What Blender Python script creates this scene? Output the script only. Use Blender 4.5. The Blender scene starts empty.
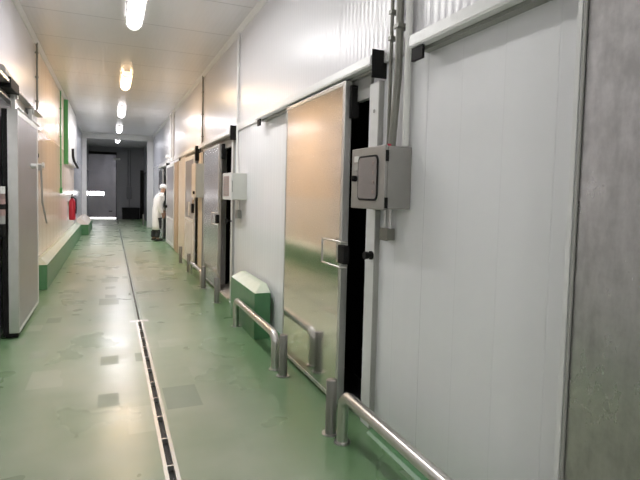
import bpy, bmesh, math, random
from mathutils import Vector, Matrix
random.seed(7)
SC = bpy.context.scene
COL = SC.collection
R, L, H = 1.56, -1.02, 3.62          # right wall, left wall, ceiling
YN, YH, YB = -4.0, 21.0, 27.4        # near end, header, back wall

# ---------------------------------------------------------------- materials
def new_mat(name):
    m = bpy.data.materials.new(name); m.use_nodes = True
    nt = m.node_tree; b = nt.nodes['Principled BSDF']
    return m, nt, b
def N(nt, t, **kw):
    n = nt.nodes.new(t)
    for k, v in kw.items():
        if k in n.inputs: n.inputs[k].default_value = v
        else: setattr(n, k, v)
    return n
def math_(nt, op, a, b=None, c=None):
    n = nt.nodes.new('ShaderNodeMath'); n.operation = op
    for i, v in enumerate((a, b, c)):
        if v is None: continue
        if isinstance(v, (int, float)): n.inputs[i].default_value = v
        else: nt.links.new(v, n.inputs[i])
    return n.outputs[0]
def mixc(nt, f, a, b):
    n = nt.nodes.new('ShaderNodeMix'); n.data_type = 'RGBA'
    for sock, v in ((n.inputs[0], f), (n.inputs[6], a), (n.inputs[7], b)):
        if isinstance(v, (int, float)): sock.default_value = v
        elif isinstance(v, tuple): sock.default_value = v if len(v) == 4 else v + (1,)
        else: nt.links.new(v, sock)
    return n.outputs[2]
def ramp(nt, v, lo, hi):
    n = nt.nodes.new('ShaderNodeMapRange'); n.interpolation_type = 'SMOOTHSTEP'
    nt.links.new(v, n.inputs[0]); n.inputs[1].default_value = lo; n.inputs[2].default_value = hi
    return n.outputs[0]
def geo(nt):
    g = nt.nodes.new('ShaderNodeNewGeometry'); s = nt.nodes.new('ShaderNodeSeparateXYZ')
    nt.links.new(g.outputs['Position'], s.inputs[0])
    return g.outputs['Position'], s.outputs[0], s.outputs[1], s.outputs[2]
def noise(nt, vec, scale, detail=3, rough=.55, stretch=None):
    n = nt.nodes.new('ShaderNodeTexNoise'); n.inputs['Scale'].default_value = scale
    n.inputs['Detail'].default_value = detail; n.inputs['Roughness'].default_value = rough
    if stretch:
        mp = nt.nodes.new('ShaderNodeMapping'); mp.inputs['Scale'].default_value = stretch
        nt.links.new(vec, mp.inputs[0]); vec = mp.outputs[0]
    nt.links.new(vec, n.inputs['Vector'])
    return n.outputs[0]
def bump(nt, b, h, strength=.3, dist=.01):
    n = nt.nodes.new('ShaderNodeBump'); n.inputs['Strength'].default_value = strength
    n.inputs['Distance'].default_value = dist
    nt.links.new(h, n.inputs['Height']); nt.links.new(n.outputs[0], b.inputs['Normal'])

def plain(name, col, rough=.5, metal=0., var=.06, spec=.5, bumpy=0.):
    m, nt, b = new_mat(name)
    p = geo(nt)[0]
    f = noise(nt, p, 9, 4)
    c2 = tuple(max(0, c*(1-var*2)) for c in col)
    nt.links.new(mixc(nt, f, col, c2), b.inputs['Base Color'])
    b.inputs['Roughness'].default_value = rough; b.inputs['Metallic'].default_value = metal
    b.inputs['Specular IOR Level'].default_value = spec
    if bumpy: bump(nt, b, noise(nt, p, 60, 3), bumpy, .004)
    return m
def emit(name, col, s, sampled=False):
    m, nt, b = new_mat(name)
    if not sampled: m.cycles.emission_sampling = 'NONE'
    b.inputs['Base Color'].default_value = (.9, .9, .88, 1)
    b.inputs['Emission Color'].default_value = col + (1,)
    b.inputs['Emission Strength'].default_value = s
    b.inputs['Roughness'].default_value = .4
    return m

def groove(nt, coord, pitch, width):
    """1 on the flat, dips to 0 in a narrow groove every pitch"""
    fr = math_(nt, 'FRACT', math_(nt, 'DIVIDE', coord, pitch))
    d = math_(nt, 'ABSOLUTE', math_(nt, 'SUBTRACT', fr, .5))          # .5 at the seam
    return math_(nt, 'SUBTRACT', 1.0, ramp(nt, d, .5-width/pitch, .5))

def wall_mat(name, col, cream=False, right=False):
    m, nt, b = new_mat(name)
    p, x, y, z = geo(nt)
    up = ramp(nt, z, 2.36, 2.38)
    seam = groove(nt, y, .285, .006)
    fine = math_(nt, 'SINE', math_(nt, 'MULTIPLY', y, 2*math.pi/.058))
    fine2 = math_(nt, 'SINE', math_(nt, 'MULTIPLY', y, 2*math.pi/.095))
    wob = noise(nt, p, 1.0, 1, .5, (0.5, 4, .12))
    big = groove(nt, y, 1.14, .006)
    hgt = math_(nt, 'ADD', math_(nt, 'MULTIPLY', up, math_(nt, 'MULTIPLY', fine, .20)),
                math_(nt, 'MULTIPLY', math_(nt, 'SUBTRACT', 1.0, up), math_(nt, 'MULTIPLY', fine2, .07)))
    hgt = math_(nt, 'ADD', hgt, math_(nt, 'MULTIPLY', seam, .25))
    hgt = math_(nt, 'ADD', hgt, math_(nt, 'MULTIPLY', big, .5))
    hgt = math_(nt, 'ADD', hgt, math_(nt, 'MULTIPLY', wob, .5))
    bump(nt, b, hgt, .55, .006)
    c = mixc(nt, noise(nt, p, 1.2, 1, .5, (1, 1, .35)), col, tuple(k*.97 for k in col))
    c = mixc(nt, math_(nt, 'MULTIPLY', math_(nt, 'SUBTRACT', 1.0, seam), .06), c, (.42, .42, .42))
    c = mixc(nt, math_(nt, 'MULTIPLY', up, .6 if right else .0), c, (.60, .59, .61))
    if cream:
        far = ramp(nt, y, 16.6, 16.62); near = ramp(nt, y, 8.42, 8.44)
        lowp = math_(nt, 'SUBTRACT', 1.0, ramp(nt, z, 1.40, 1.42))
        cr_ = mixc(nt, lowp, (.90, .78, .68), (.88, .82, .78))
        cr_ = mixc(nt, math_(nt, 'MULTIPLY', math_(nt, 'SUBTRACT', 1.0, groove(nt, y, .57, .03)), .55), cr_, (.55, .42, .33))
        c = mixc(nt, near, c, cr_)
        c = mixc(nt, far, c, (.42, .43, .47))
    if right:
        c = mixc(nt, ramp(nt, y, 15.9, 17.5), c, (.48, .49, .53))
    nt.links.new(c, b.inputs['Base Color'])
    nt.links.new(math_(nt, 'ADD', .19, math_(nt, 'MULTIPLY', up, .09)), b.inputs['Roughness'])
    return m

def steel(name, col=(.62, .62, .61), rough=.22, stain=.3, streak=(1, 1, .06), rv=.2, lo=.22, hi=.82):
    m, nt, b = new_mat(name)
    p = geo(nt)[0]
    n1 = noise(nt, p, 3.2, 6, .65); n2 = noise(nt, p, 24, 4, .6, streak)
    f = math_(nt, 'MULTIPLY', math_(nt, 'ADD', math_(nt, 'MULTIPLY', n1, .7), math_(nt, 'MULTIPLY', n2, .3)), 1.0)
    f = ramp(nt, f, lo, hi)
    nt.links.new(mixc(nt, math_(nt, 'MULTIPLY', f, stain), col, tuple(c*.55 for c in col)), b.inputs['Base Color'])
    b.inputs['Metallic'].default_value = 1
    nt.links.new(math_(nt, 'ADD', rough, math_(nt, 'MULTIPLY', f, rv)), b.inputs['Roughness'])
    return m

def floor_mat():
    m, nt, b = new_mat('green_epoxy')
    p, x, y, z = geo(nt)
    warp = nt.nodes.new('ShaderNodeVectorMath'); warp.operation = 'MULTIPLY'
    nt.links.new(p, warp.inputs[0]); warp.inputs[1].default_value = (1, .6, 1)
    vo = nt.nodes.new('ShaderNodeTexVoronoi'); vo.distance = 'CHEBYCHEV'; vo.voronoi_dimensions = '2D'; vo.inputs['Scale'].default_value = 1.9
    nt.links.new(warp.outputs[0], vo.inputs['Vector'])
    sep = nt.nodes.new('ShaderNodeSeparateColor'); nt.links.new(vo.outputs['Color'], sep.inputs[0])
    inside = math_(nt, 'LESS_THAN', vo.outputs['Distance'], .23)
    dark_p = math_(nt, 'MULTIPLY', math_(nt, 'GREATER_THAN', sep.outputs[0], .84), inside)
    lite_p = math_(nt, 'MULTIPLY', math_(nt, 'GREATER_THAN', sep.outputs[1], .84), inside)
    vo2 = nt.nodes.new('ShaderNodeTexVoronoi'); vo2.distance = 'CHEBYCHEV'; vo2.voronoi_dimensions = '2D'; vo2.inputs['Scale'].default_value = 3.6
    nt.links.new(warp.outputs[0], vo2.inputs['Vector'])
    sep2 = nt.nodes.new('ShaderNodeSeparateColor'); nt.links.new(vo2.outputs['Color'], sep2.inputs[0])
    in2 = math_(nt, 'LESS_THAN', vo2.outputs['Distance'], .26)
    near_lane = math_(nt, 'SUBTRACT', 1.0, ramp(nt, math_(nt, 'ABSOLUTE', math_(nt, 'ADD', x, .1)), .6, .9))
    dark_p = math_(nt, 'MAXIMUM', dark_p, math_(nt, 'MULTIPLY', math_(nt, 'MULTIPLY', in2, near_lane), math_(nt, 'GREATER_THAN', sep2.outputs[0], .86)))
    lite_p = math_(nt, 'MAXIMUM', lite_p, math_(nt, 'MULTIPLY', math_(nt, 'MULTIPLY', in2, near_lane), math_(nt, 'GREATER_THAN', sep2.outputs[1], .86)))
    n1 = noise(nt, p, 1.6, 3, .5); n2 = noise(nt, p, 4, 3, .5); n3 = noise(nt, p, 30, 3, .6)
    # worn grey traffic lane beside the drain
    lane = math_(nt, 'SUBTRACT', 1.0, ramp(nt, math_(nt, 'ABSOLUTE', math_(nt, 'SUBTRACT', x, .12)), .50, 1.15))
    wear = math_(nt, 'MULTIPLY', ramp(nt, n1, .22, .80), math_(nt, 'ADD', .12, math_(nt, 'MULTIPLY', lane, .88)))
    c = mixc(nt, ramp(nt, noise(nt, p, .55, 2), .3, .7), (.115, .225, .105), (.18, .30, .15))
    c = mixc(nt, math_(nt, 'MULTIPLY', math_(nt, 'ADD', math_(nt, 'MULTIPLY', lane, .50), math_(nt, 'MULTIPLY', wear, .36)), .92), c, (.48, .485, .385))
    c = mixc(nt, math_(nt, 'MULTIPLY', dark_p, .42), c, (.15, .20, .14))
    c = mixc(nt, math_(nt, 'MULTIPLY', lite_p, .28), c, (.56, .57, .47))
    c = mixc(nt, math_(nt, 'MULTIPLY', ramp(nt, n3, .6, .8), .05), c, (.12, .15, .11))
    nt.links.new(c, b.inputs['Base Color'])
    rg = math_(nt, 'ADD', .25, math_(nt, 'MULTIPLY', ramp(nt, n1, .2, .8), .10))
    rg = math_(nt, 'ADD', rg, math_(nt, 'MULTIPLY', dark_p, .15))
    nt.links.new(rg, b.inputs['Roughness'])
    b.inputs['Specular IOR Level'].default_value = .6
    hh = math_(nt, 'ADD', math_(nt, 'MULTIPLY', noise(nt, p, 2.6, 1, .5, (.5, 1.8, 1)), 1.0), 0.0)
    bump(nt, b, hh, .16, .02)
    return m

def ceil_mat():
    m, nt, b = new_mat('ceiling_panel')
    p, x, y, z = geo(nt)
    fine = math_(nt, 'SINE', math_(nt, 'MULTIPLY', x, 2*math.pi/.06))
    seam = groove(nt, y, 1.15, .012)
    hh = math_(nt, 'ADD', math_(nt, 'MULTIPLY', fine, .17), math_(nt, 'MULTIPLY', seam, .5))
    hh = math_(nt, 'ADD', hh, math_(nt, 'MULTIPLY', noise(nt, p, 1.0, 1, .5, (4, .3, 1)), .4))
    bump(nt, b, hh, .5, .006)
    cc = mixc(nt, noise(nt, p, 1.5, 2), (.84, .82, .835), (.80, .785, .80))
    cc = mixc(nt, math_(nt, 'MULTIPLY', math_(nt, 'SUBTRACT', 1.0, seam), .5), cc, (.25, .25, .27))
    nt.links.new(cc, b.inputs['Base Color'])
    b.inputs['Roughness'].default_value = .26; b.inputs['Specular IOR Level'].default_value = .45
    return m

M = dict(
    strip=plain('worn_green_strip', (.30, .36, .28), .35),
    indic=plain('dull_red_indicator', (.28, .20, .18), .35),
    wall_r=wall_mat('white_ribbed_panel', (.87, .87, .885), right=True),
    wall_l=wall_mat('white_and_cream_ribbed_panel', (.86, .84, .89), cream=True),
    floor=floor_mat(), ceil=ceil_mat(),
    white=plain('white_profile', (.80, .80, .79), .35), white2=plain('white_plastic', (.78, .78, .75), .4),
    cream=plain('cream_board', (.78, .70, .60), .4), tan=plain('tan_post', (.50, .36, .22), .5),
    grey=plain('grey_profile', (.36, .36, .34), .4), dgrey=plain('dark_grey_wall', (.15, .15, .165), .42),
    mgrey=plain('mid_grey_wall', (.26, .26, .28), .38),
    black=plain('black_rubber', (.010, .010, .010), .65, spec=.2), void=plain('cold_room_shade', (.010, .010, .011), .8, spec=.1),
    boxgrey=plain('hammered_grey_enamel', (.37, .36, .34), .34, .4, .12, bumpy=.15),
    boxbeige=plain('beige_enamel', (.62, .63, .58), .4),
    alu=plain('brushed_aluminium', (.66, .66, .64), .32, .85),
    trunk=plain('olive_grey_conduit', (.23, .23, .20), .4, .3),
    ssleaf=steel('polished_steel_sheet', (.90, .89, .875), .09, .10, (.4, 2, .05), .06),
    ssleaf3=steel('brushed_steel_sheet', (.66, .66, .68), .24, .10, (1, 1, .06), .04),
    ssnear=steel('stained_steel_sheet', (.58, .565, .55), .26, .8, (1, 1, .3), .16, .36, .66),
    ssleft=steel('dull_steel_sheet', (.46, .46, .485), .38, .05, (1, 1, .06), .02),
    rail=steel('steel_tube', (.60, .58, .55), .28, .10, (1, 1, 1), .05), post=plain('dull_steel_post', (.30, .29, .27), .36, .7), steel=steel('plain_steel', (.6, .6, .58), .25, .3),
    green=plain('green_paint', (.11, .28, .13), .35, var=.12), mint=plain('pale_mint_paint', (.62, .69, .55), .35, var=.1),
    gstrip=plain('bright_green_paint', (.10, .42, .16), .45),
    red=plain('red_enamel', (.50, .02, .05), .3), drain=plain('drain_slot', (.02, .02, .018), .6),
    glass=None, pinkpanel=plain('pink_grey_panel', (.40, .27, .25), .35),
    coat=plain('white_cotton', (.86, .86, .84), .85), trouser=plain('dark_trousers', (.04, .045, .05), .8),
    boot=plain('dark_boots', (.025, .03, .025), .5), skin=plain('skin', (.50, .30, .21), .55),
    gap=plain('grey_panel', (.30, .29, .305), .3), wleaf=plain('pinkish_white_panel', (.80, .77, .80), .25),
    lens=plain('clear_dark_window', (.27, .245, .24), .14, spec=.8),
)
LIGHTS = [((1, .975, .98), 25), ((1, .68, .40), 38), ((1, .96, 1), 62), ((.96, .94, 1), 45), ((.95, .95, 1), 16), ((1, .985, .97), 21), ((1, .985, .96), 4), ((1, .985, .96), 38)]

# ---------------------------------------------------------------- mesh tools
class MB:
    def __init__(s): s.bm = bmesh.new()
    def box(s, x0, x1, y0, y1, z0, z1, bev=0., seg=2):
        r = bmesh.ops.create_cube(s.bm, size=1)
        vs = r['verts']
        for v in vs:
            v.co = Vector((x0 if v.co.x < 0 else x1, y0 if v.co.y < 0 else y1, z0 if v.co.z < 0 else z1))
        if bev:
            es = list({e for v in vs for e in v.link_edges})
            bmesh.ops.bevel(s.bm, geom=es, offset=bev, segments=seg, affect='EDGES', profile=.6)
        return s
    def poly(s, pts, ax, a0, a1, bev=0.):
        """prism: pts 2-D outline, extruded along axis ax from a0 to a1"""
        def co(p, a):
            return Vector((a, p[0], p[1]) if ax == 'x' else (p[0], a, p[1]) if ax == 'y' else (p[0], p[1], a))
        A = [s.bm.verts.new(co(p, a0)) for p in pts]; B = [s.bm.verts.new(co(p, a1)) for p in pts]
        fs = [s.bm.faces.new(A), s.bm.faces.new(B[::-1])]
        for i in range(len(pts)):
            j = (i+1) % len(pts); fs.append(s.bm.faces.new((A[j], A[i], B[i], B[j])))
        if bev:
            es = list({e for f in fs for e in f.edges})
            bmesh.ops.bevel(s.bm, geom=es, offset=bev, segments=2, affect='EDGES')
        return s
    def solid(s, verts, faces, bev=0.):
        V = [s.bm.verts.new(v) for v in verts]; fs = [s.bm.faces.new([V[i] for i in f]) for f in faces]
        if bev:
            es = list({e for f in fs for e in f.edges})
            bmesh.ops.bevel(s.bm, geom=es, offset=bev, segments=2, affect='EDGES')
        return s
    def tube(s, pts, r, n=14, cap=True):
        pts = [Vector(p) for p in pts]; rr = r if isinstance(r, (list, tuple)) else [r]*len(pts)
        up = None; rings = []
        for i, p in enumerate(pts):
            t = (pts[min(i+1, len(pts)-1)] - pts[max(i-1, 0)]).normalized()
            if up is None:
                up = Vector((0, 0, 1)) if abs(t.z) < .9 else Vector((0, 1, 0))
            u = (up - t*up.dot(t)).normalized(); w = t.cross(u); up = u
            rings.append([s.bm.verts.new(p + (u*math.cos(a) + w*math.sin(a))*rr[i]) for a in [2*math.pi*k/n for k in range(n)]])
        for a, b in zip(rings, rings[1:]):
            for k in range(n): s.bm.faces.new((a[k], a[(k+1) % n], b[(k+1) % n], b[k]))
        if cap: s.bm.faces.new(rings[0][::-1]); s.bm.faces.new(rings[-1])
        return s
    def cyl(s, x, y, z0, z1, r, n=24, bev=0.):
        if bev:
            return s.tube([(x, y, z0), (x, y, z1-bev), (x, y, z1-bev*.3), (x, y, z1)], [r, r, r-bev*.3, r-bev], n)
        return s.tube([(x, y, z0), (x, y, z1)], r, n)
    def ball(s, c, r, sx=1, sy=1, sz=1, u=16, v=10):
        q = bmesh.ops.create_uvsphere(s.bm, u_segments=u, v_segments=v, radius=r)
        for w in q['verts']: w.co = Vector((w.co.x*sx, w.co.y*sy, w.co.z*sz)) + Vector(c)
        return s
    def build(s, name, mat, parent=None, smooth=True):
        bmesh.ops.recalc_face_normals(s.bm, faces=s.bm.faces[:])
        me = bpy.data.meshes.new(name)
        org = ORG.get(parent.name, Vector()) if parent else None
        if org is None:
            xs = [v.co for v in s.bm.verts]
            org = Vector(((min(c.x for c in xs)+max(c.x for c in xs))/2, (min(c.y for c in xs)+max(c.y for c in xs))/2, min(c.z for c in xs)))
        for v in s.bm.verts: v.co -= org
        s.bm.to_mesh(me); s.bm.free()
        o = bpy.data.objects.new(name, me); COL.objects.link(o)
        me.materials.append(mat)
        if smooth:
            for p in me.polygons: p.use_smooth = True
            me.set_sharp_from_angle(angle=math.radians(38))
        if parent: o.parent = parent
        else: o.location = org
        ORG[o.name] = org.copy()
        return o
ORG = {}
def tag(o, label, cat=None, group=None, kind=None):
    o['label'] = label
    if cat: o['category'] = cat
    if group: o['group'] = group
    if kind: o['kind'] = kind
    return o
def thing(name, loc, label, cat, group=None, kind=None):
    o = bpy.data.objects.new(name, None); COL.objects.link(o); o.location = loc
    o.empty_display_size = .1; ORG[o.name] = Vector(loc)
    return tag(o, label, cat, group, kind)
def arc(p0, p1, p2, r, n=7):
    """rounded corner at p1"""
    p0, p1, p2 = map(Vector, (p0, p1, p2)); a = (p0-p1).normalized(); b = (p2-p1).normalized()
    A = p1+a*r; B = p1+b*r; c = p1+(a+b)*r
    out = []
    for i in range(n+1):
        t = math.pi/2*i/n
        out.append(c - b*r*math.cos(t) - a*r*math.sin(t))
    return out

# ---------------------------------------------------------------- setting
f = MB(); f.box(L-.3, .265, YN, YB+.2, -.12, 0); f.box(.335, R+.3, YN, YB+.2, -.12, 0); f.box(.265, .335, YN, YB+.2, -.12, -.05)
tag(f.build('floor', M['floor'], smooth=False), 'glossy patched green epoxy corridor floor', 'floor', kind='structure')
c = MB(); c.box(L-.15, R+.15, YN, YB+.2, H, H+.1)
tag(c.build('ceiling', M['ceil'], smooth=False), 'shiny pale grey panelled corridor ceiling', 'ceiling', kind='structure')

OPEN = [(2.88, 3.95), (6.87, 7.95), (9.70, 10.65), (15.75, 16.75)]
DOORTOP = 2.20
w = MB(); ys = [YN] + [v for o in OPEN for v in o] + [YB+.2]
for i in range(0, len(ys), 2): w.box(R, R+.14, ys[i], ys[i+1], 0, H)
for a, b in OPEN: w.box(R, R+.14, a, b, DOORTOP, H)
tag(w.build('wall_right', M['wall_r'], smooth=False), 'long white ribbed panel wall with cold room doorways', 'wall', kind='structure')
for i, (a, b) in enumerate(OPEN):
    v = MB(); x0, x1 = R+.14, R+1.9
    v.box(x0, x1, a-.35, a-.30, 0, 2.5); v.box(x0, x1, b+.30, b+.35, 0, 2.5); v.box(x1, x1+.05, a-.35, b+.35, 0, 2.5)
    v.box(x0, x1, a-.35, b+.35, 2.5, 2.55); v.box(R+.3, x1, a-.35, b+.35, -.05, .004)
    v.box(x0, x0+.03, a-.35, a, 0, 2.5); v.box(x0, x0+.03, b, b+.35, 0, 2.5); v.box(x0, x0+.03, a, b, DOORTOP, 2.5)
    tag(v.build('wall_cold_room', M['void'], smooth=False), 'cold room interior with unlit dark painted in, behind %s doorway' % ['the nearest', 'the second', 'the narrow third', 'the farthest'][i], 'wall', kind='structure')  # room surfaces coloured near black to stand for unlit shade
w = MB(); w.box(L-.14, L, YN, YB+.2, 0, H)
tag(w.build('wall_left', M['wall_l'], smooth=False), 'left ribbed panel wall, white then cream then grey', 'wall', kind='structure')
w = MB(); w.box(L-.14, R+.14, YN-.1, YN, 0, H)
tag(w.build('wall_near', M['white'], smooth=False), 'plain wall closing the corridor behind the viewer', 'wall', kind='structure')
# back wall: door bay on the left is open below by a hand's width
w = MB(); w.box(.26, R, YB, YB+.12, 0, H); w.box(L, .26, YB, YB+.12, 3.34, H)
tag(w.build('wall_back', M['mgrey'], smooth=False), 'dark grey panel wall at the far end', 'wall', kind='structure')
# header and pilasters of the bay
w = MB(); w.box(L, R, YH, YH+.22, 3.42, H, .01)
tag(w.build('trim_1', M['white'], smooth=False), 'pale header beam across the ceiling near far end', 'beam', kind='structure')
w = MB(); w.box(L, -.86, YH, YH+.22, 0, 3.42, .01)
tag(w.build('trim_2', M['white'], smooth=False), 'pale pilaster on the left below far header beam', 'pilaster', kind='structure')
w = MB(); w.box(1.33, R, YH, YH+.30, 0, 3.42, .01)
tag(w.build('trim_3', M['white'], smooth=False), 'pale pilaster on the right below far header beam', 'pilaster', kind='structure')
# ceiling coving and the thin band over the doors
w = MB(); w.poly([(R, H), (R-.05, H), (R-.045, H-.015), (R-.015, H-.05), (R, H-.055)], 'y', YN, YH)
tag(w.build('trim_4', M['white'], smooth=False), 'white coving along right wall and ceiling', 'trim', kind='structure')
w = MB(); w.poly([(L, H), (L+.05, H), (L+.045, H-.015), (L+.015, H-.05), (L, H-.055)], 'y', YN, YH)
tag(w.build('trim_5', M['white'], smooth=False), 'white coving along left wall and ceiling', 'trim', kind='structure')
w = MB(); w.box(R-.022, R, 2.3, 18.2, 2.31, 2.395, .004)
tag(w.build('trim_6', M['white'], smooth=False), 'white profile band running above the right-hand doors', 'trim', kind='structure')
# cove skirtings
def skirting(name, x, s, segs, label):
    b = MB()
    for a, e in segs: b.poly([(x, 0), (x-s*.07, 0), (x-s*.05, .012), (x-s*.018, .05), (x-s*.012, .10), (x, .10)], 'y', a, e)
    tag(b.build(name, M['green'], smooth=False), label, 'skirting', kind='structure')
skirting('baseboard_right', R, 1, [(YN, 2.72), (4.1, 6.72), (8.1, 9.2), (11, 15.6), (17.4, YH)], 'green cove skirting at foot of right wall')
skirting('baseboard_left', L, -1, [(YN, 5.2), (21.3, YB)], 'green cove skirting at foot of left wall')

# ---------------------------------------------------------------- drain
d = thing('floor_drain', (.30, 5, 0), 'long slot drain with steel edges down the green floor', 'drain')
MB().box(.265, .335, .2, 20.6, -.05, -.03).build('channel', M['drain'], d, False)
for xa, xb in ((.262, .283), (.317, .338)):
    MB().box(xa, xb, .2, 6.0, -.03, .003).build('edge_strip', M['steel'], d, False)
for xa, xb in ((.262, .291), (.309, .338)):
    MB().box(xa, xb, 6.0, 20.6, -.03, .001).build('edge_strip', M['strip'], d, False)
y = .5
while y < 6:
    MB().box(.283, .317, y, y+.012, -.025, .0025).build('cross_bar', M['steel'], d, False); y += .32
MB().box(.20, .40, 5.96, 6.03, .0, .004).build('joint_plate', M['steel'], d, False)

# ---------------------------------------------------------------- ceiling lights
LK = .84
LY = [(5.35, 6.85), (9.60, 11.05), (13.8, 15.28), (18.05, 19.5), (22.2, 23.6), (3.75, 5.25), (1.15, 2.65), (-3.05, -1.55)]  # last two battens are unseen, added as fill for the near end
LW = ['nearest white ceiling light tube, brightest, at top of view', 'warm orange glowing ceiling light, second along the corridor',
      'third ceiling light along corridor, just beyond the orange one', 'small ceiling light in front of the far header beam',
      'farthest ceiling light, behind the pale header beam', 'ceiling light just above the view, butted to nearest tube',
      'added dim fill light overhead above the viewer', 'added fill light behind the viewer']
for i, ((a, b), (col, s), lab) in enumerate(zip(LY, LIGHTS, LW)):
    xc = .26; t = thing('ceiling_light', (xc, (a+b)/2, H), lab, 'ceiling light', 'batten lights along the ceiling')
    em = emit('lamp_glow_%d' % i, col, 5.0)
    MB().box(xc-.055, xc+.055, a+.04, b-.04, H-.045, H, .006).build('housing', M['white2'], t)
    prof = [(xc+.085*math.cos(q), H-.055-.075*math.sin(q)) for q in [math.pi*k/12 for k in range(13)]]
    prof = prof + [(xc-.08, H-.04), (xc+.08, H-.04)]
    MB().poly(prof, 'y', a+.10, b-.10).build('diffuser', em, t)
    la = bpy.data.lights.new('lamp_light', 'AREA'); la.shape = 'RECTANGLE'; la.size = .13; la.size_y = b-a-.22
    la.color = col; la.energy = s*LK
    lo = bpy.data.objects.new('lamp_light', la); COL.objects.link(lo); lo.parent = t; lo.location = (0, 0, -.134)
    for y0, y1 in ((a, a+.085), (b-.085, b)):
        pr = [(xc+(px-xc)*.98, H-.045+(pz-H+.045)*.98) for px, pz in prof]
        MB().poly(pr, 'y', y0, y1, .018).build('end_cap', emit('cap_glow_%d' % i, col, max(.5, s*.03)), t)
    for sx in (-1, 1): MB().box(xc+sx*.094-.006, xc+sx*.094+.006, a+.02, b-.02, H-.088, H-.02, .003).build('light_baffle', M['white2'], t, False)  # added baffles that keep the tube's side light off the upper walls
    for yy in (a+.085, b-.10):
        MB().poly([(xc+(px-xc)*1.04, H-.04+(pz-H+.04)*1.04) for px, pz in prof], 'y', yy, yy+.015).build('clip', M['grey'], t)

# ---------------------------------------------------------------- sliding doors, right wall
XF, XB = 1.46, 1.535       # leaf faces
def leaf_door(n, y0, y1, z0, z1, mat, label, strip=.05, XB=XB):
    t = thing('door_%d' % n, ((XF+XB)/2, (y0+y1)/2, z0), label, 'door', kind='structure')
    MB().box(XF+.004, XB, y0+strip, y1-.02, z0+.03, z1-.03).build('leaf_panel', mat, t, False)
    for a, b, nm in ((y0, y0+strip, 'edge_strip'), (y1-.02, y1, 'edge_strip')):
        MB().box(XF, XB+.003, a, b, z0, z1, .004).build(nm, M['alu'], t, False)
    MB().box(XF, XB+.003, y0+strip, y1-.02, z0, z0+.03, .003).build('bottom_rail', M['alu'], t, False)
    MB().box(XF, XB+.003, y0+strip, y1-.02, z1-.03, z1, .003).build('top_rail', M['alu'], t, False)
    return t
def hanger(t, y, z=2.0, w=.10, h=.22):
    MB().box(XF+.035, XB+.02, y, y+w, z, z+h, .004).build('roller_hanger', M['black'], t, False)
def d_handle(t, yc, zc, s=1.):
    b = MB(); y0, y1 = yc-.15*s, yc+.16*s
    for zz in (zc-.085, zc+.085):
        b.tube([(XF-.055, y1, zz), (XF-.055, y0, zz), (XF-.01, y0-.005, zz)], .007, 10)
    b.tube([(XF-.055, y1, zz-.17-.005), (XF-.055, y1, zz+.005)], .008, 10)
    h = b.build('pull_handle', M['rail'], t)
    MB().box(XF-.035, XF+.01, y0-.005, y0+.09, zc-.065, zc+.06, .006).build('latch_block', M['black'], h)

d1 = leaf_door(1, 3.10, 4.33, .03, 2.27, M['ssleaf'], 'mirror-polished steel sliding door half open beside grey control box', strip=.04, XB=1.51)
hanger(d1, 3.07, 2.02); d_handle(d1, 3.14, 1.10)
d2 = leaf_door(2, -.6, 1.26, .03, 2.26, M['ssnear'], 'stained dull steel sliding door at right edge of view', strip=.02)
# pale far edge trims of the near leaf
MB().box(XF-.004, XF+.002, 1.229, 1.239, .03, 2.26).build('edge_bead', M['grey'], d2, False)
MB().box(XF-.005, XF+.002, 1.246, 1.263, .03, 2.26).build('edge_bead', M['white'], d2, False)
d3 = leaf_door(3, 7.38, 8.66, .03, 2.20, M['ssleaf3'], 'brushed steel sliding door beside the beige control box', XB=1.505)
hanger(d3, 7.33, 1.98); d_handle(d3, 7.46, 1.1, .8)
def panel_door(n, y0, y1, label, split, x0=XF, x1=XB, z1=2.2):
    t = thing('door_%d' % n, ((x0+x1)/2, (y0+y1)/2, .03), label, 'door', kind='structure')
    b = MB(); b.box(x0, x1, y0, y0+.10, .03, z1); b.box(x0, x1, y1-.08, y1, .03, z1); b.box(x0, x1, y0+.1, y1-.08, z1-.08, z1)
    b.box(x0, x1, y0+.1, y1-.08, split-.05, split); b.box(x0, x1, y0+.1, y1-.08, .03, .12)
    b.build('frame', M['white'], t, False)
    MB().box(x0+.008, x1-.003, y0+.1, y1-.08, split, z1-.08).build('upper_panel', M['gap'], t, False)
    MB().box(x0+.008, x1-.003, y0+.1, y1-.08, .12, split-.05).build('lower_panel', M['wleaf'], t, False)
    return t
d4 = panel_door(4, 9.74, 11.05, 'white framed sliding door with grey upper panel by narrow dark slot', .95, x1=1.485)
for k in range(4): MB().box(XF-.02, XF+.01, 9.78, 9.83, 1.25+k*.22, 1.33+k*.22, .004).build('hinge', M['tan'], d4, False)
MB().box(XF-.045, XF+.005, 9.72, 9.80, 1.08, 1.26, .01).build('latch_block', M['black'], d4, False)
MB().box(XF-.01, XF+.02, 10.28, 10.42, 1.0, 1.28, .004).build('notice_plate', M['white2'], d4, False)
d5 = panel_door(5, 13.05, 14.95, 'white framed door with grey upper panel, past tan post', .78)
MB().ball((XF-.02, 14.75, 1.05), .045).build('knob', M['black'], d5)
d6 = leaf_door(6, 16.10, 17.5, .03, 2.15, M['ssleaf3'], 'farthest steel sliding door behind person in white coat', strip=.04, XB=1.49)

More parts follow.
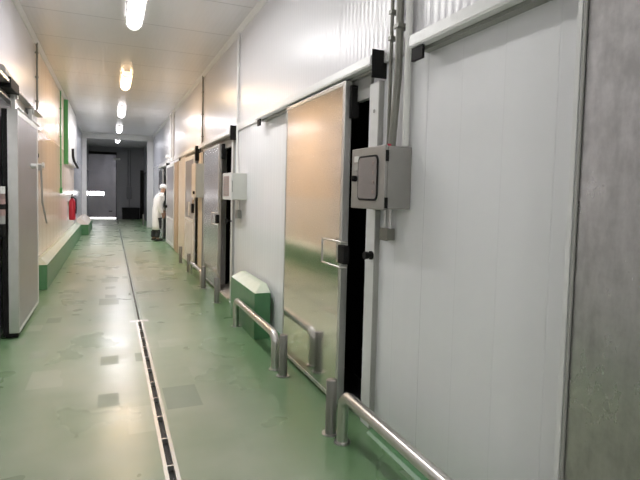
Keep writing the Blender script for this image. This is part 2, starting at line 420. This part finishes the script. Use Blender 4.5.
# jambs / posts
def jamb(label, y0, y1, mat, x0=R-.03, z1=2.21, cat='door jamb', cover=True):
    t = thing('door_jamb', (R, (y0+y1)/2, 0), label, cat)
    MB().box(x0, R, y0, y1, 0, z1, .004).build('board', mat, t, False)
    if cover: MB().box(x0-.003, R, y0-.015, y0-.001, 0, z1, .002).build('edge_bead', M['grey'], t, False)
    return t
j = jamb('white door jamb board between dark doorway and conduits', 2.76, 2.88, M['white'])
MB().tube([(R-.034, 2.81, 2.03), (R-.028, 2.81, 2.03)], .012, 10).build('screw', M['grey'], j)
k_ = MB(); k_.tube([(R-.075, 2.79, 1.12), (R-.03, 2.79, 1.12)], .012, 12); k_.tube([(R-.085, 2.79, 1.12), (R-.062, 2.79, 1.12)], .024, 16); k_.tube([(R-.03, 2.79, 1.12), (R-.042, 2.79, 1.12)], .028, 16)
tag(k_.build('release_knob', M['black']), 'black release knob on white jamb below control box', 'knob')
j = jamb('white jamb beside beige control box doorway', 6.76, 6.87, M['white'])
k_ = MB(); k_.tube([(R-.10, 6.8, 1.10), (R-.03, 6.8, 1.10)], .012, 12); k_.tube([(R-.12, 6.8, 1.10), (R-.085, 6.8, 1.10)], .03, 16)
tag(k_.build('release_knob', M['black']), 'black release knob on jamb under beige control box', 'knob')
jamb('pale cream jamb board right of the narrow dark slot', 9.22, 9.70, M['cream'])
jamb('pale cream board between the two grey-panelled doors', 11.10, 12.30, M['cream'], x0=XF+.02, cover=False, z1=2.3)
jamb('tan brown post left of the cream board', 12.33, 13.02, M['tan'], x0=XF+.01, z1=2.2, cover=False)
jamb('white jamb at the farthest dark doorway', 15.02, 15.74, M['white'], x0=R-.015)
# lintel boards
def lintel(label, y0, y1):
    tag(MB().box(R-.02, R+.02, y0, y1, 2.13, 2.31, .003).build('lintel_board', M['grey'], smooth=False), label, 'lintel')
lintel('grey lintel over the nearest dark doorway', 2.885, 3.95)
lintel('grey lintel over doorway beside beige control box', 6.875, 7.95)

# tracks
def track(label, y0, y1, z0, z1, cap='near', plate_y=None, capz=None):
    t = thing('door_track', (R, (y0+y1)/2, z0), label, 'door track', 'sliding door tracks')
    e = .012
    MB().poly([(R-.02, z1), (XF-.01, z1-.012), (XF-.015, z0+.012), (XF-.01, z0), (XF+.03, z0), (R-.02, z0+.02)], 'y', y0+(.012 if cap == 'near' else 0), y1).build('cover', M['white'], t, False)
    MB().box(XF+.05, R, y0+.03, y1-.02, z0-.012, z0+.03, .002).build('rail', M['grey'], t, False)
    if cap == 'near':
        zc0, zc1 = capz or (z0-.07, z1)
        MB().box(XF-.002, R-.001, y0+.002, y0+.012, zc0, zc1, .002).build('end_cap', M['black'], t, False)  # black plate paints the dark of the hollow track end
    if plate_y: MB().box(XF-.004, XF+.012, plate_y, plate_y+.10, z0-.07, z0-.002, .003).build('black_plate', M['black'], t, False)  # thin black plate below the far end of the cover
    return t
track('white sliding track cover over polished steel door', 2.72, 5.35, 2.285, 2.36, plate_y=5.20, capz=(2.215, 2.385))
track('deep white track cover above near white panel, top right', -.6, 2.30, 2.275, 2.355, cap=None, plate_y=2.19)
track('track cover above door beside beige control box', 6.63, 9.2, 2.26, 2.34, plate_y=9.02, capz=(2.19, 2.385))
track('track cover above narrow slot door with grey panel', 9.62, 12.1, 2.26, 2.34, plate_y=11.95, capz=(2.07, 2.35))
track('track cover over the farthest dark doorway', 15.0, 17.6, 2.22, 2.30, capz=(2.10, 2.28))

# threshold of the first doorway
tag(MB().box(1.545, 1.86, 2.89, 3.94, 0, .022, .004).build('threshold_plate', M['steel'], smooth=False), 'steel threshold plate in nearest dark doorway', 'threshold')
tag(MB().box(1.50, 1.86, 6.88, 7.94, 0, .02, .004).build('threshold_plate', M['cream'], smooth=False), 'pale threshold at doorway beside beige control box', 'threshold')

# ---------------------------------------------------------------- control boxes
GB = 'control boxes beside the doors'
t = thing('control_box', (R, 2.61, 1.42), 'grey metal control box with dark rounded window by doorway', 'control box', GB)
X0 = 1.385
MB().box(X0+.022, R, 2.41, 2.81, 1.425, 1.775, .006).build('body', M['boxgrey'], t, False)
dr = MB().box(X0, X0+.018, 2.405, 2.815, 1.42, 1.78, .005).build('door', M['boxgrey'], t, False)
def rrect(yc, zc, w, h, r, n=6):
    out = []
    for cx, cz, a0 in ((w/2-r, h/2-r, 0), (-w/2+r, h/2-r, 90), (-w/2+r, -h/2+r, 180), (w/2-r, -h/2+r, 270)):
        for k in range(n+1):
            a = math.radians(a0+90*k/n); out.append((yc+cx+r*math.cos(a), zc+cz+r*math.sin(a)))
    return out
wy, wz = 2.60, 1.60
MB().poly(rrect(wy, wz, .245, .262, .035), 'x', X0-.005, X0+.001).build('window_gasket', M['black'], dr, False)
MB().poly(rrect(wy, wz, .222, .240, .027), 'x', X0-.0075, X0-.004).build('window', M['lens'], dr, False)
for k in range(4): MB().box(X0-.010, X0-.006, 2.515, 2.53, 1.51+k*.055, 1.53+k*.055, .002).build('indicator', M['indic'], dr, False)
b = MB(); b.tube([(X0-.022, 2.755, 1.60), (X0, 2.755, 1.60)], .018, 14); b.box(X0-.03, X0-.02, 2.75, 2.76, 1.585, 1.615); b.build('lock', M['black'], dr, False)
for k in (0, 1): MB().box(X0-.004, X0+.001, 2.72, 2.775, 1.70-k*.05, 1.735-k*.05).build('warning_plate', M['grey'] if k else M['white2'], dr, False)
for zz in (1.46, 1.72): MB().tube([(X0+.012, 2.402, zz-.03), (X0+.012, 2.402, zz+.03)], .010, 10).build('hinge', M['black'], dr)
MB().box(X0+.018, X0+.023, 2.414, 2.806, 1.43, 1.77).build('door_seal', M['black'], t, False)
MB().cyl(1.44, 2.46, 1.775, 1.79, .012).build('cable_gland', M['red'], t)

t = thing('control_box', (R, 6.35, 1.40), 'pale beige control box with pink-grey front panel by doorway', 'control box', GB)
X0 = 1.36
MB().box(X0+.02, R, 6.10, 6.60, 1.405, 1.735, .006).build('body', M['boxbeige'], t, False)
dr = MB().box(X0, X0+.018, 6.095, 6.605, 1.40, 1.74, .005).build('door', M['white2'], t, False)
MB().box(X0-.004, X0+.001, 6.22, 6.54, 1.45, 1.70).build('front_panel', M['pinkpanel'], dr, False)
b = MB()
for k in range(7): b.box(X0-.008, X0-.003, 6.25, 6.51, 1.465+k*.033, 1.478+k*.033)
b.build('vent_louvre', M['grey'], dr, False)
MB().box(X0+.010, X0+.02, 6.088, 6.098, 1.50, 1.64, .002).build('hinge', M['grey'], dr, False)

t = thing('control_box', (R, 9.42, 1.38), 'tall cream control box above the narrow dark slot', 'control box', GB)
X0 = 1.40
MB().box(X0+.02, R, 9.20, 9.64, 1.385, 2.0, .006).build('body', M['boxbeige'], t, False)
dr = MB().box(X0, X0+.018, 9.195, 9.645, 1.38, 2.005, .005).build('door', M['cream'], t, False)
MB().tube([(X0-.03, 9.28, 1.47), (X0, 9.28, 1.47)], .03, 14).build('rotary_switch', M['black'], dr)

# ---------------------------------------------------------------- conduits
def conduit(label, pts, r, mat, clips=(), group=None, wallx=R, cat='conduit', name='conduit'):
    t = thing(name, pts[-1], label, cat, group)
    MB().tube(pts, r, 12).build('pipe', mat, t)
    s = 1 if wallx > 0 else -1
    for z in clips:
        y = pts[0][1]; x = pts[0][0]
        MB().box(min(x-s*(r+.004), wallx), max(x-s*(r+.004), wallx), y-r-.006, y+r+.006, z-.012, z+.012, .002).build('clip', mat if mat is not M['black'] else M['grey'], t, False)
    return t
xw = R-.03
conduit('thin grey conduit leftmost above grey control box', [(1.515, 2.60, H), (1.515, 2.60, 1.778)], .011, M['trunk'], (2.57, 2.42, 2.9))
conduit('thick olive grey conduit in middle above grey control box', [(1.51, 2.505, H), (1.51, 2.505, 2.2), (1.50, 2.53, 1.80), (1.50, 2.53, 1.778)], .022, M['trunk'], (2.46, 3.0))
conduit('pale conduit rightmost above grey control box', [(1.525, 2.43, H), (1.525, 2.43, 1.778)], .019, M['white2'], (2.9,))
conduit('short pipe left of pair below grey control box', [(1.535, 2.64, 1.425), (1.535, 2.64, 1.30)], .009, M['alu'])
conduit('short pipe right of pair below grey control box', [(1.535, 2.58, 1.425), (1.535, 2.58, 1.30)], .009, M['alu'])
conduit('thin white conduit rising from beige control box to ceiling', [(1.54, 6.575, H-.02), (1.54, 6.575, 2.1), (1.53, 6.52, 1.95), (1.53, 6.50, 1.738)], .016, M['white2'], (3.5, 3.16, 2.75, 2.45))
conduit('short pipe hanging below beige control box', [(1.535, 6.42, 1.405), (1.535, 6.42, 1.26)], .012, M['alu'])
conduit('thin brownish conduit above tall cream control box', [(1.54, 9.34, H-.02), (1.54, 9.34, 2.0)], .015, M['trunk'], (3.3, 2.9, 2.5))
conduit('pale pipe nearer of pair above far grey-panelled door', [(1.53, 13.9, H), (1.53, 13.9, 2.3)], .028, M['white2'], (3.2, 2.6))
conduit('pale pipe farther of pair above far grey-panelled door', [(1.53, 14.5, H), (1.53, 14.5, 2.3)], .028, M['white2'], (3.2, 2.6))
conduit('dark vertical conduit on left wall above sliding door end', [(L+.025, 8.42, H-.02), (L+.025, 8.42, 2.62)], .014, M['trunk'], (3.45, 3.1, 2.75), wallx=L)
conduit('thin green conduit on cream part of left wall', [(L+.02, 12.18, H-.02), (L+.02, 12.18, 1.5)], .012, M['gstrip'], (3.2, 2.6, 2.0), wallx=L)
def jbox(label, y0, y1, z0, z1, mat, x0=R-.05, x1=R):
    t = thing('junction_box', (x1, (y0+y1)/2, z0), label, 'junction box')
    MB().box(x0, x1, y0, y1, z0, z1, .004).build('body', mat, t, False)
    MB().box(x0-.006 if x1 > 0 else x1, x0 if x1 > 0 else x1+.006, y0-.003, y1+.003, z0-.003, z1+.003, .002).build('lid', mat, t, False)
jbox('small grey junction box below grey control box', 2.565, 2.65, 1.235, 1.305, M['trunk'])
jbox('small grey junction box below beige control box', 6.37, 6.47, 1.16, 1.265, M['grey'])
jbox('small green junction box at foot of green conduit', 12.12, 12.24, 1.38, 1.5, M['gstrip'], L, L+.04)
b = MB(); b.tube([(R-.05, 14.9, 2.45), (R, 14.9, 2.45)], .03, 12); b.ball((R-.07, 14.9, 2.45), .06)
tag(b.build('wall_lamp', M['white2']), 'small round white lamp above far doors on right wall', 'wall lamp')

# ---------------------------------------------------------------- rails and bollards
def rail(label, x, y0, y1, z=.30, r=.034):
    t = thing('guard_rail', (x, (y0+y1)/2, 0), label, 'guard rail', 'steel floor guard rails')
    rr = .085
    pts = [(x, y1, 0)] + arc((x, y1, 0), (x, y1, z), (x, y0, z), rr) + arc((x, y1, z), (x, y0, z), (x, y0, 0), rr) + [(x, y0, 0)]
    MB().tube(pts, r, 20).build('tube', M['rail'], t)
    for yy in (y0, y1): MB().cyl(x, yy, 0, .008, r+.018, 20).build('foot_flange', M['steel'], t)
rail('bent steel guard rail nearest, running out of bottom edge', 1.295, .75, 2.66)
rail('bent steel guard rail in front of green concrete block', 1.29, 4.0, 5.45)
rail('low steel guard rail by the narrow dark slot, far right', 1.33, 7.98, 9.15, .22, .03)
def bollard(label, x, y, h=.345, r=.035):
    t = thing('bollard', (x, y, 0), label, 'bollard', 'short steel bollards along the doors')
    MB().cyl(x, y, 0, h, r, 24, .006).build('post', M['post'], t)
    MB().cyl(x, y, 0, .006, r+.02, 24).build('foot_flange', M['steel'], t)
bollard('short steel bollard beside nearest guard rail at dark doorway', 1.275, 2.79)
bollard('short steel bollard in front of polished steel door', 1.305, 3.83)
bollard('short steel bollard below beige control box', 1.32, 6.70)
bollard('short steel bollard at far edge of brushed steel door', 1.32, 7.77)
bollard('short steel bollard at near end of low far rail', 1.33, 9.42)
bollard('farthest short steel bollard on right, by cream board', 1.335, 10.65)

# ---------------------------------------------------------------- kerb blocks
def kerb(label, xw, xf, y0, y1, hf, ht, hip, top_mat=None, side=None):
    """box with a sloped, hipped top against a wall at xw"""
    t = thing('kerb_block', ((xw+xf)/2, (y0+y1)/2, 0), label, 'kerb block')
    xr = xw + (xf-xw)*.35
    MB().solid([(xw, y0, 0), (xf, y0, 0), (xf, y1, 0), (xw, y1, 0), (xw, y0, hf-.0), (xf, y0, hf), (xf, y1, hf), (xw, y1, hf)],
               [(0, 1, 2, 3), (4, 7, 6, 5), (0, 4, 5, 1), (1, 5, 6, 2), (2, 6, 7, 3), (3, 7, 4, 0)], .004).build('block', side or M['green'], t, False)
    MB().solid([(xw, y0, hf+.001), (xf, y0, hf+.001), (xf, y1, hf+.001), (xw, y1, hf+.001), (xw, y0+hip, ht), (xr, y0+hip, ht), (xr, y1-hip*.3, ht), (xw, y1-hip*.3, ht)],
               [(0, 3, 2, 1), (4, 5, 6, 7), (0, 1, 5, 4), (1, 2, 6, 5), (2, 3, 7, 6), (3, 0, 4, 7)], .004).build('sloped_top', top_mat or M['mint'], t, False)
    return t
kerb('green concrete block with pale sloped top behind guard rail', 1.515, 1.345, 4.88, 5.97, .475, .545, .16)
kerb('long green kerb with pale sloped top along left wall', L+.002, -.86, 8.25, 17.3, .365, .44, .2)
kerb('far dark green kerb with cream top by left pilaster', L+.002, -.66, 17.6, 20.9, .34, .52, .15, M['cream'])

# ---------------------------------------------------------------- left sliding door
XL0, XL1 = -.925, -.835
t = thing('door_7', (-.88, 6.4, .03), 'dull steel sliding door standing open on left wall', 'door', kind='structure')
MB().box(XL0, XL1-.004, 5.67, 7.06, .07, 2.22).build('leaf_panel', M['ssleft'], t, False)
MB().box(XL0, XL1, 5.65, 5.675, .05, 2.25, .004).build('edge_strip', M['alu'], t, False)
MB().box(XL0, XL1, 7.03, 7.10, .05, 2.25, .004).build('edge_strip', M['white'], t, False)
MB().box(XL0, XL1, 5.675, 7.03, .05, .085, .003).build('bottom_rail', M['white'], t, False)
MB().box(XL0, XL1, 5.675, 7.03, 2.20, 2.25, .003).build('top_rail', M['white'], t, False)
MB().box(XL0-.05, XL0, 5.66, 7.09, .02, 2.25, .006).build('gasket', M['black'], t, False)
MB().box(XL0-.03, XL1-.01, 5.645, 5.70, .012, .05, .004).build('bottom_seal', M['black'], t, False)
for yy in (5.72, 6.85):
    h = MB().box(-.905, -.865, yy, yy+.10, 2.20, 2.42, .004).build('roller_hanger', M['alu'], t, False)
    MB().tube([(-.93, yy+.05, 2.40), (-.85, yy+.05, 2.40)], .04, 16).build('roller', M['grey'], h)
b = MB(); b.tube([(XL1-.01, 6.55, 1.74), (XL1+.05, 6.55, 1.74)], .03, 14); b.build('knob', M['white2'], t)
tr = thing('door_track', (L, 6.0, 2.3), 'steel rail with rollers above open left sliding door', 'door track', 'sliding door tracks')
MB().poly([(-.95, 2.47), (-.86, 2.47), (-.86, 2.455), (-.935, 2.455), (-.935, 2.345), (-.90, 2.345), (-.90, 2.33), (-.95, 2.33)], 'y', 4.2, 7.9).build('rail', M['steel'], tr, False)
MB().box(-.955, -.85, 4.2, 6.05, 2.44, 2.475, .004).build('cover', M['steel'], tr, False)
for yy in (4.6, 6.2, 7.6): MB().box(L, -.94, yy, yy+.06, 2.36, 2.54, .003).build('bracket', M['alu'], tr, False)
MB().box(-.96, -.84, 5.35, 5.80, 2.40, 2.50, .01).build('damper', M['black'], tr, False)
MB().tube([(-.90, 5.2, 2.53), (-.90, 5.75, 2.50)], .045, 14).build('spring_cylinder', M['grey'], tr)
b = MB(); b.tube([(L, 8.35, 1.82), (L+.09, 8.35, 1.82)], .028, 14); b.tube([(L+.09, 8.35, 1.82), (L+.12, 8.35, 1.82)], .045, 16)
tag(b.build('release_knob', M['white2']), 'white release knob on left wall past steel door', 'knob')
b = MB(); b.tube([(L, 8.5, 1.97), (L+.03, 8.5, 1.97)], .03, 14)
tag(b.build('wall_plug', M['black']), 'small black plug on left wall above white knob', 'plug')
p = [(-.93, 8.22, 1.80), (-.92, 8.22, 1.5), (-.92, 8.25, 1.28), (-.90, 8.36, 1.10), (-.885, 8.44, .97)]
cu = MB(); cu.tube(p, .013, 10)
tg = thing('pull_lever', (L, 8.3, .97), 'thin bent dark lever hanging on left wall past steel door', 'lever')
cu.build('rod', M['grey'], tg); MB().box(L, -.92, 8.19, 8.25, 1.74, 1.82, .004).build('bracket', M['grey'], tg, False)
# banded grip at the left edge
t = thing('banded_grip', (-.975, 5.60, 1.12), 'red and black banded grip at left edge beside steel door', 'grip')
zz = [1.02, 1.14, 1.22, 1.28, 1.33, 1.38, 1.43, 1.50]
for k in range(7):
    MB().tube([(-.968, 5.59, zz[k]), (-.968, 5.59, zz[k+1])], .033-.001*(k % 2), 14).build('band', [M['black'], M['grey'], M['pinkpanel'], M['black'], M['pinkpanel'], M['indic'], M['white2']][k], t)
MB().box(L, -.968, 5.575, 5.605, 1.26, 1.30, .003).build('bracket', M['grey'], t, False)

# ---------------------------------------------------------------- left wall far things
t = thing('wall_duct', (L, 14.8, 2.1), 'white wall duct with bright green end, high on left wall', 'duct')
MB().box(L, -.93, 13.25, 16.4, 2.10, H-.06, .01).build('casing', M['white'], t, False)
MB().box(L, -.93, 13.20, 13.25, 2.06, H-.06, .004).build('end_plate', M['gstrip'], t, False)
pts = [(-.90, 14.3, 2.50), (-.90, 14.35, 2.32), (-.89, 14.6, 2.20), (-.87, 15.2, 2.12), (-.86, 15.6, 2.07)]
MB().tube(pts, .03, 10).build('hose', M['black'], t)
t = thing('fire_extinguisher', (-.93, 14.3, .68), 'red fire extinguisher hung on left wall past cream panels', 'fire extinguisher')
MB().tube([(-.92, 14.3, .68), (-.92, 14.3, .70), (-.92, 14.3, 1.14), (-.92, 14.3, 1.20), (-.92, 14.3, 1.24)], [.06, .078, .078, .055, .025], 20).build('cylinder', M['red'], t)
MB().box(-.95, -.89, 14.24, 14.36, 1.24, 1.29, .006).build('valve', M['black'], t, False)
MB().tube([(-.92, 14.22, 1.31), (-.92, 14.42, 1.34)], .014, 8).build('lever', M['black'], t)
MB().tube([(-.90, 14.25, 1.27), (-.83, 14.24, 1.22), (-.825, 14.24, 1.0), (-.83, 14.25, .85)], .016, 10).build('hose', M['black'], t)
MB().box(L, -.95, 14.27, 14.33, 1.05, 1.15, .003).build('bracket', M['grey'], t, False)

# ---------------------------------------------------------------- far end bay
t = thing('door_8', (-.38, YB, .09), 'big dark grey loading door at corridor end with glare shown by a glowing strip', 'door', kind='structure')
dm = steel('dark_steel_door', (.26, .26, .29), .28, .3)
b = MB(); z0, z1, y0 = .07, 3.33, YB
b.box(L, .235, y0, y0+.08, z0, 1.17); b.box(L, .235, y0, y0+.08, 1.36, z1); b.box(L, -.98, y0, y0+.08, 1.17, 1.36); b.box(-.33, .235, y0, y0+.08, 1.17, 1.36)
b.build('leaf_panel', dm, t, False)
MB().box(-.985, -.325, y0+.03, y0+.05, 1.165, 1.365).build('glare_strip', emit('door_glare_glow', (1, .98, .99), 9, True), t, False)  # glowing strip stands in for the glare on the door
MB().box(-.10, .06, y0-.03, y0, .36, .40, .005).build('handle', M['black'], t)
MB().box(.235, .26, y0-.02, y0+.1, 0, 3.33).build('edge_seal', M['black'], t, False)
tag(MB().box(L-.1, .26, YB+.14, YB+.20, 0, 3.4).build('wall_outside', emit('daylight_haze', (1, .98, .98), 3), smooth=False), 'bright daylight outside under the loading door', 'wall', kind='structure')
tag(MB().box(L, .26, YB-.12, YB, 3.22, 3.34, .005).build('shadow_trim', M['black'], smooth=False), 'black strip standing for the shadow over the far loading door', 'trim', kind='structure')  # black box put in place of the shadow above the door
t = thing('exit_sign', (.27, YB-.06, 2.98), 'small pale sign above the far dark door edge', 'sign')
MB().box(.10, .43, YB-.05, YB, 2.97, 3.06, .006).build('case', M['white2'], t, False)
t = thing('door_9', (1.47, YB-.02, 0), 'narrow dark doorway at far right end of corridor', 'door', kind='structure')
MB().box(1.385, R, YB-.025, YB, 0, 2.5).build('leaf_panel', M['black'], t, False)
t = thing('switch_cabinet', (.86, YB, 1.0), 'dark grey switch cabinet with pipes on far end wall', 'cabinet')
MB().box(.74, .98, YB-.12, YB, 1.02, 1.62, .008).build('body', M['dgrey'], t, False)
for xx in (.80, .92): MB().tube([(xx, YB-.03, 1.62), (xx, YB-.03, 3.5)], .018, 10).build('pipe', M['dgrey'], t)
MB().tube([(.86, YB-.03, 1.02), (.86, YB-.03, .6)], .018, 10).build('pipe', M['dgrey'], t)
t = thing('plastic_crate', (.93, YB-.3, 0), 'black crate on floor against far end wall', 'crate')
b = MB(); b.box(.53, 1.33, YB-.52, YB-.08, 0, .06, .01)
for a in ((.53, .57, YB-.52, YB-.08), (1.29, 1.33, YB-.52, YB-.08), (.53, 1.33, YB-.52, YB-.48), (.53, 1.33, YB-.12, YB-.08)): b.box(a[0], a[1], a[2], a[3], .05, .55, .008)
b.build('body', M['black'], t, False)
b = MB(); b.box(.51, 1.35, YB-.54, YB-.06, .53, .58, .01); b.build('lid', M['black'], t, False)
bollard('small far bollard beside the right pilaster, pale top', 1.28, 22.6, .45, .04)

# ---------------------------------------------------------------- person in white coat
def skin_mesh(name, verts, edges, radii, mat, parent, sub=2, root=0):
    org = ORG[parent.name]
    me = bpy.data.meshes.new(name)
    me.from_pydata([Vector(v)-org for v in verts], edges, [])
    o = bpy.data.objects.new(name, me); COL.objects.link(o); o.parent = parent
    m = o.modifiers.new('skin', 'SKIN'); m.use_smooth_shade = True
    if not me.skin_vertices: me.skin_vertices.new()
    for i, r in enumerate(radii):
        sv = me.skin_vertices[0].data[i]; sv.radius = r if isinstance(r, tuple) else (r, r); sv.use_root = (i == root)
    s = o.modifiers.new('sub', 'SUBSURF'); s.levels = sub; s.render_levels = sub
    me.materials.append(mat); ORG[o.name] = org.copy()
    return o
PX, PY = 1.25, 15.45
t = thing('person', (PX, PY, 0), 'person in long white coat and cap leaning into far doorway', 'person')
def P(x, y, z): return (PX+x, PY+y, z)
# +x faces the doorway
body_v = [P(0, 0, .90), P(.03, 0, 1.10), P(.09, 0, 1.30), P(.125, 0, 1.38), P(.15, 0, 1.43), P(.175, 0, 1.50), P(.185, 0, 1.58),
          P(.02, -.09, .84), P(.05, -.09, .47), P(.00, -.09, .09), P(.11, -.09, .035),
          P(-.02, .09, .84), P(-.03, .09, .47), P(-.10, .09, .09), P(.01, .09, .035),
          P(.07, -.17, 1.33), P(.03, -.22, 1.06), P(.12, -.21, .84), P(.07, .17, 1.33), P(.10, .22, 1.07), P(.20, .20, .90)]
body_e = [(0, 1), (1, 2), (2, 3), (3, 4), (4, 5), (5, 6), (0, 7), (7, 8), (8, 9), (9, 10), (0, 11), (11, 12), (12, 13), (13, 14),
          (2, 15), (15, 16), (16, 17), (2, 18), (18, 19), (19, 20)]
body_r = [(.14, .12), (.13, .11), (.14, .11), .075, .05, (.085, .075), (.08, .075), .085, .058, .042, .035, .085, .058, .042, .035,
          .055, .045, .034, .055, .045, .034]
skin_mesh('body', body_v, body_e, body_r, M['skin'], t)
# hands with five fingers
for s, wr in ((-1, body_v[17]), (1, body_v[20])):
    wr = Vector(wr); dn = Vector((.35, 0, -.94)); fw = Vector((.94, 0, .35)); vs = [wr, wr+dn*.045, wr+dn*.085]; es = [(0, 1), (1, 2)]; rs = [.026, (.036, .018), (.036, .016)]
    for k, (off, ln) in enumerate(((-.03, .062), (-.01, .072), (.01, .068), (.03, .052))):
        a = len(vs); base = wr+dn*.085+fw*off
        vs += [base+dn*.02, base+dn*(.02+ln*.5)+Vector((0, -s*.008, 0)), base+dn*(.02+ln)+Vector((0, -s*.026, 0))]; es += [(2, a), (a, a+1), (a+1, a+2)]; rs += [.0095, .009, .0075]
    a = len(vs); vs += [wr+dn*.035+fw*.04, wr+dn*.07+fw*.062, wr+dn*.10+fw*.062]; es += [(1, a), (a, a+1), (a+1, a+2)]; rs += [.012, .0105, .009]
    skin_mesh('hand', vs, es, rs, M['skin'], t, 1)
# face
fx = MB(); fx.ball(P(.272, 0, 1.545), .016, 1.1, .8, 1.2); fx.build('nose', M['skin'], t)
for s in (-1, 1):
    MB().ball(P(.258, s*.032, 1.575), .010).build('eye', M['boot'], t); MB().ball(P(.185, s*.082, 1.55), .022, .7, .4, 1.3).build('ear', M['skin'], t)
MB().ball(P(.262, 0, 1.505), .014, .5, 1.6, .35).build('mouth', M['red'], t)
# coat: lathed, elliptical rings following the lean
def rings(rows, n=28):
    b = MB(); rg = []
    for cx, z, rx, ry in rows:
        rg.append([b.bm.verts.new(P(cx+rx*math.cos(a)*(1+.02*math.sin(5*a)), ry*math.sin(a)*(1+.03*math.sin(7*a)), z)) for a in [2*math.pi*k/n for k in range(n)]])
    for A, B in zip(rg, rg[1:]):
        for k in range(n): b.bm.faces.new((A[k], A[(k+1) % n], B[(k+1) % n], B[k]))
    return b
def solidify(o, th):
    m = o.modifiers.new('cloth', 'SOLIDIFY'); m.thickness = th; return o
coat = rings([(0, .34, .135, .19), (0, .45, .13, .185), (0, .70, .135, .185), (.01, .90, .145, .18), (.03, 1.08, .13, .17), (.06, 1.24, .155, .185), (.085, 1.33, .13, .175), (.11, 1.39, .095, .11), (.135, 1.43, .068, .07)])
c_ = solidify(coat.build('coat', M['coat'], t), .012)
for i, (a, bq, cq) in enumerate(((15, 16, 17), (18, 19, 20))):
    A, B, Cq = Vector(body_v[a]), Vector(body_v[bq]), Vector(body_v[cq])
    MB().tube([A+Vector((0, 0, .03)), A, A.lerp(B, .5), B, B.lerp(Cq, .5), Cq], [.05, .078, .070, .062, .056, .050], 16, False).build('sleeve', M['coat'], t)
for a, b_ in ((8, 9), (12, 13)):
    A, B = Vector(body_v[a-1]), Vector(body_v[a]); Cq = Vector(body_v[b_])
    MB().tube([A.lerp(B, .4), B, B.lerp(Cq, .5), Cq+Vector((0, 0, .04))], [.10, .080, .072, .070], 16, False).build('trouser_leg', M['trouser'], t)
for i in (9, 13):
    q = Vector(body_v[i]); b = MB(); b.tube([q+Vector((0, 0, .20)), q+Vector((0, 0, .02)), ], [.062, .056], 16)
    b.ball((q.x+.055, q.y, .045), .05, 2.3, .95, .9); b.build('boot', M['boot'], t)
cap = MB(); cap.ball(P(.175, 0, 1.605), .10, 1.05, .92, .85); cap.tube([P(.18, 0, 1.585), P(.18, 0, 1.61)], [.101, .103], 20); cap.build('cap', M['coat'], t)

# ---------------------------------------------------------------- world, camera
wd = bpy.data.worlds.new('World'); SC.world = wd; wd.use_nodes = True
wd.node_tree.nodes['Background'].inputs[0].default_value = (.9, .95, 1, 1); wd.node_tree.nodes['Background'].inputs[1].default_value = 0.0

fpx, px, py, vpx, vpy, roll = 500., 320., 222., 111., 189., math.radians(1.4)
cr, sr = math.cos(roll), math.sin(roll)
dx, dy = vpx-px, vpy-py
a_, b_ = (cr*dx+sr*dy)/fpx, (-sr*dx+cr*dy)/fpx
th = math.atan(-b_); ps = math.atan(-a_*math.cos(th))
rt = Vector((math.cos(ps), -math.sin(ps), 0)); fw = Vector((math.sin(ps)*math.cos(th), math.cos(ps)*math.cos(th), -math.sin(th)))
dn = Vector((-math.sin(ps)*math.sin(th), -math.cos(ps)*math.sin(th), -math.cos(th)))
ex = rt*cr + dn*(-sr)          # image x axis: A*cr - B*sr
ey = rt*sr + dn*cr             # image y axis (down)
cam = bpy.data.cameras.new('Camera'); co = bpy.data.objects.new('Camera', cam); COL.objects.link(co)
mt = Matrix((ex, -ey, -fw)).transposed().to_4x4(); mt.translation = Vector((0, 0, 1.5)); co.matrix_world = mt
cam.sensor_fit = 'HORIZONTAL'; cam.sensor_width = 36; cam.lens = 36*fpx/640
cam.shift_y = (py-240)/640.; cam.clip_start = .05; cam.clip_end = 200
SC.camera = co
SC.view_settings.view_transform = 'Standard'; SC.view_settings.look = 'None'
SC.view_settings.exposure = .55; SC.view_settings.gamma = 1; SC.view_settings.use_curve_mapping = False
SC.cycles.max_bounces = 10; SC.cycles.diffuse_bounces = 6; SC.cycles.glossy_bounces = 5
SC.cycles.denoising_prefilter = 'FAST'; SC.cycles.sample_clamp_indirect = 2.5; SC.cycles.caustics_reflective = False; SC.cycles.caustics_refractive = False; SC.cycles.blur_glossy = .5
